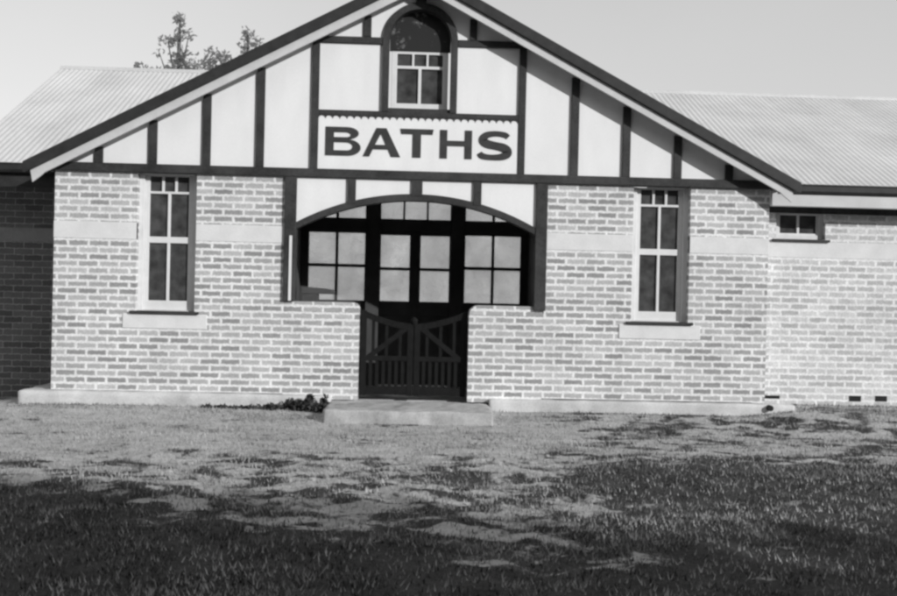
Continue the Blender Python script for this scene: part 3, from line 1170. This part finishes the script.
led = thing("timber_ledge", "dark rounded ledge resting on the low porch wall at left", "ledge", (-1.13, 0.15, LOW))
q = [(-1.34, 1.375), (-0.96, 1.375), (-0.945, 1.40), (-0.96, 1.425), (-1.05, 1.44), (-1.25, 1.455), (-1.34, 1.455)]
put(MB().prism(q, 0.05, 0.24).obj("top", M_DARKIN, bevel=0.008), led)
put(MB().box(-1.33, -1.14, 0.06, 0.22, LOW + 0.001, 1.374).obj("support", M_DARKIN, bevel=0.006), led)

# ------------------------------------------------------------------ vegetation
def leaf_cloud(centres, size, seed, flat=0.7, droop=0.0):
    """centres: (x, y, z, rx, ry, rz, n): leaf-sized quads scattered through each clump"""
    r = np.random.default_rng(seed)
    V, n0 = [], 0
    for (x, y, z, rx, ry, rz, n) in centres:
        d = r.normal(size=(n, 3))
        d /= np.linalg.norm(d, axis=1)[:, None]
        d *= (r.random(n) ** 0.45)[:, None] * (0.75 + 0.5 * r.random(n))[:, None]
        c = np.array([x, y, z]) + d * np.array([rx, ry, rz])
        a = r.normal(size=(n, 3))
        a /= np.linalg.norm(a, axis=1)[:, None]
        b = np.cross(a, r.normal(size=(n, 3)))
        b /= np.linalg.norm(b, axis=1)[:, None]
        s = size * (0.6 + 0.8 * r.random(n))[:, None]
        a, b = a * s, b * s * 0.45
        V.append(np.stack([c - a, c + b, c + a, c - b], 1).reshape(-1, 3))
    V = np.concatenate(V)
    F = np.arange(len(V)).reshape(-1, 4)
    return V, F


def tree(name, label, loc, trunk, clumps, leaf, size, seed, group, rt=0.16, bark=M_BARK):
    """trunk: list of (x, z) offsets; clumps relative to loc"""
    t = thing(name, label, "tree", loc, group)
    m = MB()
    pts = [(x, 0, z) for x, z in trunk]
    n = len(pts)
    m.tube(pts, [rt * (1 - 0.85 * i / (n - 1)) for i in range(n)], 8)
    rr = random.Random(seed)
    for c in clumps:
        zb = max(pts[0][2] + 0.8, min(pts[-1][2] - 0.1, c[2] - 0.8 - rr.random() * 0.6))
        k = max(i for i in range(n) if pts[i][2] <= zb)
        k2 = min(k + 1, n - 1)
        f = (zb - pts[k][2]) / max(1e-3, pts[k2][2] - pts[k][2]) if k2 > k else 0
        bx = pts[k][0] + (pts[k2][0] - pts[k][0]) * f
        q = (c[0], c[1], c[2])
        mid = (bx + (q[0] - bx) * 0.55, q[1] * 0.5, zb + (q[2] - zb) * 0.4)
        m.tube([(bx, 0, zb), mid, q], [rt * 0.35, rt * 0.2, 0.012], 6)
    m.obj("trunk", bark, t)
    if leaf is M_LEAF_FAR:
        clumps = [c[:6] + (int(c[6] * 0.62),) for c in clumps]
    V, F = leaf_cloud(clumps, size, seed)
    link_mesh("crown", np_mesh("crown", V, F), leaf, t)
    return t


GB = "trees behind the bath house"
tree("tall_tree", "tall thin tree with sparse tufted top behind the left roof", (-7.5, 20, 0),
     [(0.1, 0), (0, 4), (0.05, 7), (0, 8.6), (0.02, 9.9)],
     [(0, 0, 9.85, .22, .22, .25, 110), (.05, 0, 9.5, .18, .18, .2, 45), (-.35, 0, 9.12, .35, .3, .2, 120), (-.05, 0, 9.2, .22, .2, .2, 110), (.3, 0, 9.35, .25, .2, .18, 40),
      (-.6, 0, 8.75, .2, .2, .15, 25), (.15, 0, 8.8, .2, .2, .25, 50), (0, 0, 8.45, .35, .3, .4, 260), (.3, .1, 8.35, .4, .3, .45, 330), (-.15, 0, 7.9, .5, .4, .5, 380), (.3, 0, 7.8, .6, .5, .6, 420),
      (0.2, 0, 6.6, 1.0, .8, .9, 700)], M_LEAF_FAR, 0.075, 5, GB)
tree("bushy_tree", "bushy tree with rounded top behind the left roof ridge", (-6.45, 20.5, 0),
     [(0.1, 0), (0, 4), (0.05, 7), (0, 8.6)],
     [(-.1, 0, 8.75, .35, .3, .35, 260), (.3, 0, 8.75, .25, .2, .3, 130), (-.25, 0, 8.3, .4, .3, .4, 360), (.3, 0, 8.25, .4, .3, .4, 230), (.75, 0, 8.35, .35, .3, .25, 80),
      (.2, 0, 7.6, .8, .6, .6, 600), (0, 0, 6.4, 1.0, .8, .8, 600)], M_LEAF_FAR, 0.075, 6, GB)
tree("round_topped_tree", "tree top just showing above the dark left rake", (-5.35, 20, 0),
     [(0, 0), (0.05, 5), (0, 8), (0, 9.4)],
     [(.02, 0, 9.4, .25, .22, .25, 130), (.25, 0, 9.1, .3, .25, .25, 110), (-.1, 0, 8.95, .25, .2, .3, 120), (0, 0, 8.2, .7, .6, .7, 500), (0, 0, 7, .9, .8, .8, 500)], M_LEAF_FAR, 0.075, 7, GB)
tree("low_tree", "low tufted tree at left end of the row behind the roof", (-8.7, 20, 0),
     [(0, 0), (0.05, 4), (0, 7), (0, 8.1)],
     [(-.05, 0, 8.3, .22, .2, .14, 70), (.3, 0, 8.2, .25, .2, .12, 80), (.75, 0, 8.2, .35, .2, .14, 110), (-.5, 0, 8.1, .25, .2, .12, 50), (.1, 0, 7.5, .7, .5, .5, 350), (0, 0, 6.6, .9, .7, .8, 400)], M_LEAF_FAR, 0.075, 8, GB)

# the row of garden trees behind the photographer, whose shade lies over the foreground
GS = "garden trees behind the photographer"
rr = random.Random(3)


def shade_tree(name, label, x, y, h, w, dens, seed):
    r = random.Random(seed)
    cl = []
    k = int(9 + 3 * w)
    for i in range(k):
        a, q = r.random() * 6.283, math.sqrt(r.random()) * w
        zc = h * (0.2 + 0.68 * r.random())
        m = 1 - 0.45 * max(0, (zc / h - 0.55))
        cl.append((q * m * math.cos(a), q * m * math.sin(a), zc, .75, .75, .6, int(dens * (0.5 + r.random()))))
    cl.append((0, 0, h - 0.5, .6, .6, .5, int(dens)))
    tree(name, label, (x, y, 0), [(0, -.1), (0.05, h * .3), (0, h * .6), (0.03, h * .85)], cl, M_LEAF, 0.2, seed, GS, rt=0.2)


# foreground trees placed along the sun's direction from the shade they throw
D20 = 1 / math.tan(SUN_EL) * math.sqrt(0.5)


def caster(px, py, h):
    return px + h * D20, py - h * D20


dense_row = [(-6.4, -3.4, 5.6), (-5.2, -3.7, 5.8), (-4.2, -4.1, 5.5), (-3.3, -4.4, 5.6), (-2.5, -4.8, 5.5), (-1.7, -5.2, 5.7), (-0.9, -5.6, 5.4), (-0.1, -6.2, 5.6),
             (0.7, -6.8, 5.5), (1.6, -7.3, 5.7), (2.6, -7.3, 5.5), (3.6, -6.9, 5.6), (4.7, -6.2, 5.5)]
for i, (px, py, h) in enumerate(dense_row):
    x, y = caster(px, py, h)
    shade_tree("garden_tree", "dense leafy garden tree behind the photographer", x, y, h, 1.3, 420, 30 + i)
for i, (px, py, h, dn) in enumerate([(3.2, -6.6, 5.5, 300), (5.6, -3.0, 5.4, 330), (6.9, -2.6, 5.2, 330), (4.4, -5.4, 5.3, 150), (5.9, -4.6, 5.6, 330), (2.6, -5.6, 5.2, 70),
                                     (4.2, -7.2, 5.4, 300), (5.6, -6.2, 5.5, 300), (7.4, -4.2, 5.4, 300), (5.9, -2.4, 5.3, 320), (7.6, -2.2, 5.3, 320)]):
    x, y = caster(px, py, h)
    shade_tree("open_tree", "thin leaved garden tree at end of the row behind the photographer", x, y, h, 1.2, dn, 60 + i)
# added unseen trees, clear of the sun, blocking sky light from the front
GP = "added trees blocking sky light"
for i in range(9):
    x, y, h = -22 + 3.4 * i, -19.5 - 1.2 * math.sin(i * 2.1), 12.5 + 1.5 * math.sin(i * 1.7)
    r = random.Random(200 + i)
    cl = [(1.6 * r.uniform(-1, 1), 1.2 * r.uniform(-1, 1), h * (0.12 + 0.84 * k / 13), 1.7, 1.5, 1.2, 260) for k in range(14)]
    tree("sky_block_tree", "tall unseen tree added to block sky light from the front", (x, y, 0), [(0, -.1), (0.1, h * .3), (0, h * .6), (0.05, h * .85)],
         cl, M_LEAF, 0.34, 200 + i, GP, rt=0.35)

# weeds by the step
wd = thing("weed_clump", "dark straggling weeds against the footing left of the step", "weeds", (-1.3, -0.3, 0.03))
V, F = leaf_cloud([(-0.05 + .1, -.0, .06, .16, .12, .07, 260), (.22, -.02, .05, .16, .14, .05, 260), (-.25, .03, .035, .2, .1, .04, 160), (-.6, .03, .025, .25, .08, .025, 120), (.3, -.08, .05, .08, .08, .05, 90), (.12, 0, .14, .06, .05, .06, 70), (.3, 0, .12, .05, .05, .06, 60), (-.1, 0, .09, .12, .05, .05, 80), (-.95, .05, .03, .2, .05, .02, 60)],
                  0.034, 77)
link_mesh("leaves", np_mesh("leaves", V, F), M_WEED, wd)

# broken lump of concrete at the right end of the footing
lump = MB().prism([(4.40, 0.02), (4.66, 0.02), (4.70, 0.07), (4.60, 0.12), (4.43, 0.11)], -0.32, -0.12).obj("concrete_lump", M_CONC)
worn(lump, 0.02, 0.04, 0.08)
tag(lump, "small broken lump of pale concrete at right end of the footing", "rubble")


# ------------------------------------------------------------------ grass and clods
def blades(n, dens, hmin, hmax, seed, wid=0.006):
    r = np.random.default_rng(seed)
    x = r.uniform(-7, 7, n * 4)
    y = r.uniform(-9.5, 0.42, n * 4)
    # keep only what the view cone can hold
    keep = np.abs(x - 0.2) < (y + 11.8) * 0.50 + 0.6
    keep &= r.random(n * 4) < dens(x, y)
    keep &= (y < -0.13) | ((x > 4.6) & (y < 0.44))
    keep &= ~((x > -1.0) & (x < 0.93) & (y > -0.98))
    x, y = x[keep][:n], y[keep][:n]
    z = ground_z(x, y)
    m = len(x)
    h = r.uniform(hmin, hmax, m)
    a = r.uniform(0, 2 * np.pi, m)
    ln = r.uniform(0.2, 1.1, m) * h
    w = wid * (0.6 + 0.8 * r.random(m))
    dx, dy = np.cos(a), np.sin(a)
    b0 = np.stack([x - dy * w, y + dx * w, z - 0.005], 1)
    b1 = np.stack([x + dy * w, y - dx * w, z - 0.005], 1)
    tp = np.stack([x + dx * ln, y + dy * ln, z + h], 1)
    V = np.stack([b0, b1, tp], 1).reshape(-1, 3)
    return V, np.arange(len(V)).reshape(-1, 3)


def sod_shade(x, y):
    edge = np.exp(-((y + 0.17) / 0.07) ** 2) * (x > 1.0) * 0.8          # grass left long along the footing
    edge = np.maximum(edge, np.exp(-((y - 0.36) / 0.1) ** 2) * (x > 4.6) * 0.8)
    edge = np.maximum(edge, np.exp(-((y + 0.21) / 0.04) ** 2) * (fbm(x * 2, y, 5) > 0.06) * 0.6)
    return np.maximum(np.clip((cover_shade(x, y) - 0.32) / 0.4, 0.0, 1) ** 1.3 * 0.7, edge)


V, F = blades(100000, lambda x, y: sod_shade(x, y) * np.clip(0.35 + 5 * fbm(x * 4.5, y * 4.5, 131, 3), 0.08, 1), 0.008, 0.038, 1, 0.0042)
tag(link_mesh("grass", np_mesh("grass", V, F), M_GRASS), "rough dark grass, thickened to deepen the foreground shadow", "grass", kind="stuff")
V, F = blades(75000, lambda x, y: 0.3 + 0.85 * np.clip((fbm(x * 1.3, y * 3.4, 120) - 0.06) * 7, 0, 1), 0.01, 0.04, 2, 0.005)
tag(link_mesh("dry_grass", np_mesh("dry_grass", V, F), M_STRAW), "short dry straw coloured grass on bare earth", "grass", kind="stuff")

# clods and pebbles
r = np.random.default_rng(8)
ico = bmesh.new()
bmesh.ops.create_icosphere(ico, subdivisions=2, radius=1)
iv = np.array([v.co[:] for v in ico.verts])
ifc = np.array([[v.index for v in f.verts] for f in ico.faces])
ico.free()
VV, FF, nv = [], [], 0
for k in range(900):
    if k < 520:
        x, y = r.normal(0.4, 1.6), r.normal(-4.3, 0.8)
        sz = 0.007 + 0.028 * r.random() ** 3
    else:
        x, y = r.uniform(-5, 6), r.uniform(-6.5, -0.4)
        sz = 0.006 + 0.014 * r.random() ** 2
    if float(cover_shade(x, y)) > 0.5 or -1.05 < x < 0.97 and y > -1.05:
        continue
    z = float(ground_z(x, y))
    p = iv * (1 + 0.22 * r.normal(size=(len(iv), 1)) + 0.3 * r.normal(size=3) * iv) * sz * np.array([1.3, 1.0, 0.75])
    VV.append(p + np.array([x, y, z + sz * 0.1]))
    FF.append(ifc + nv)
    nv += len(iv)
tag(link_mesh("clods", np_mesh("clods", np.concatenate(VV), np.concatenate(FF)), M_CLOD), "pale clods and pebbles scattered over the earth", "clods", kind="stuff")
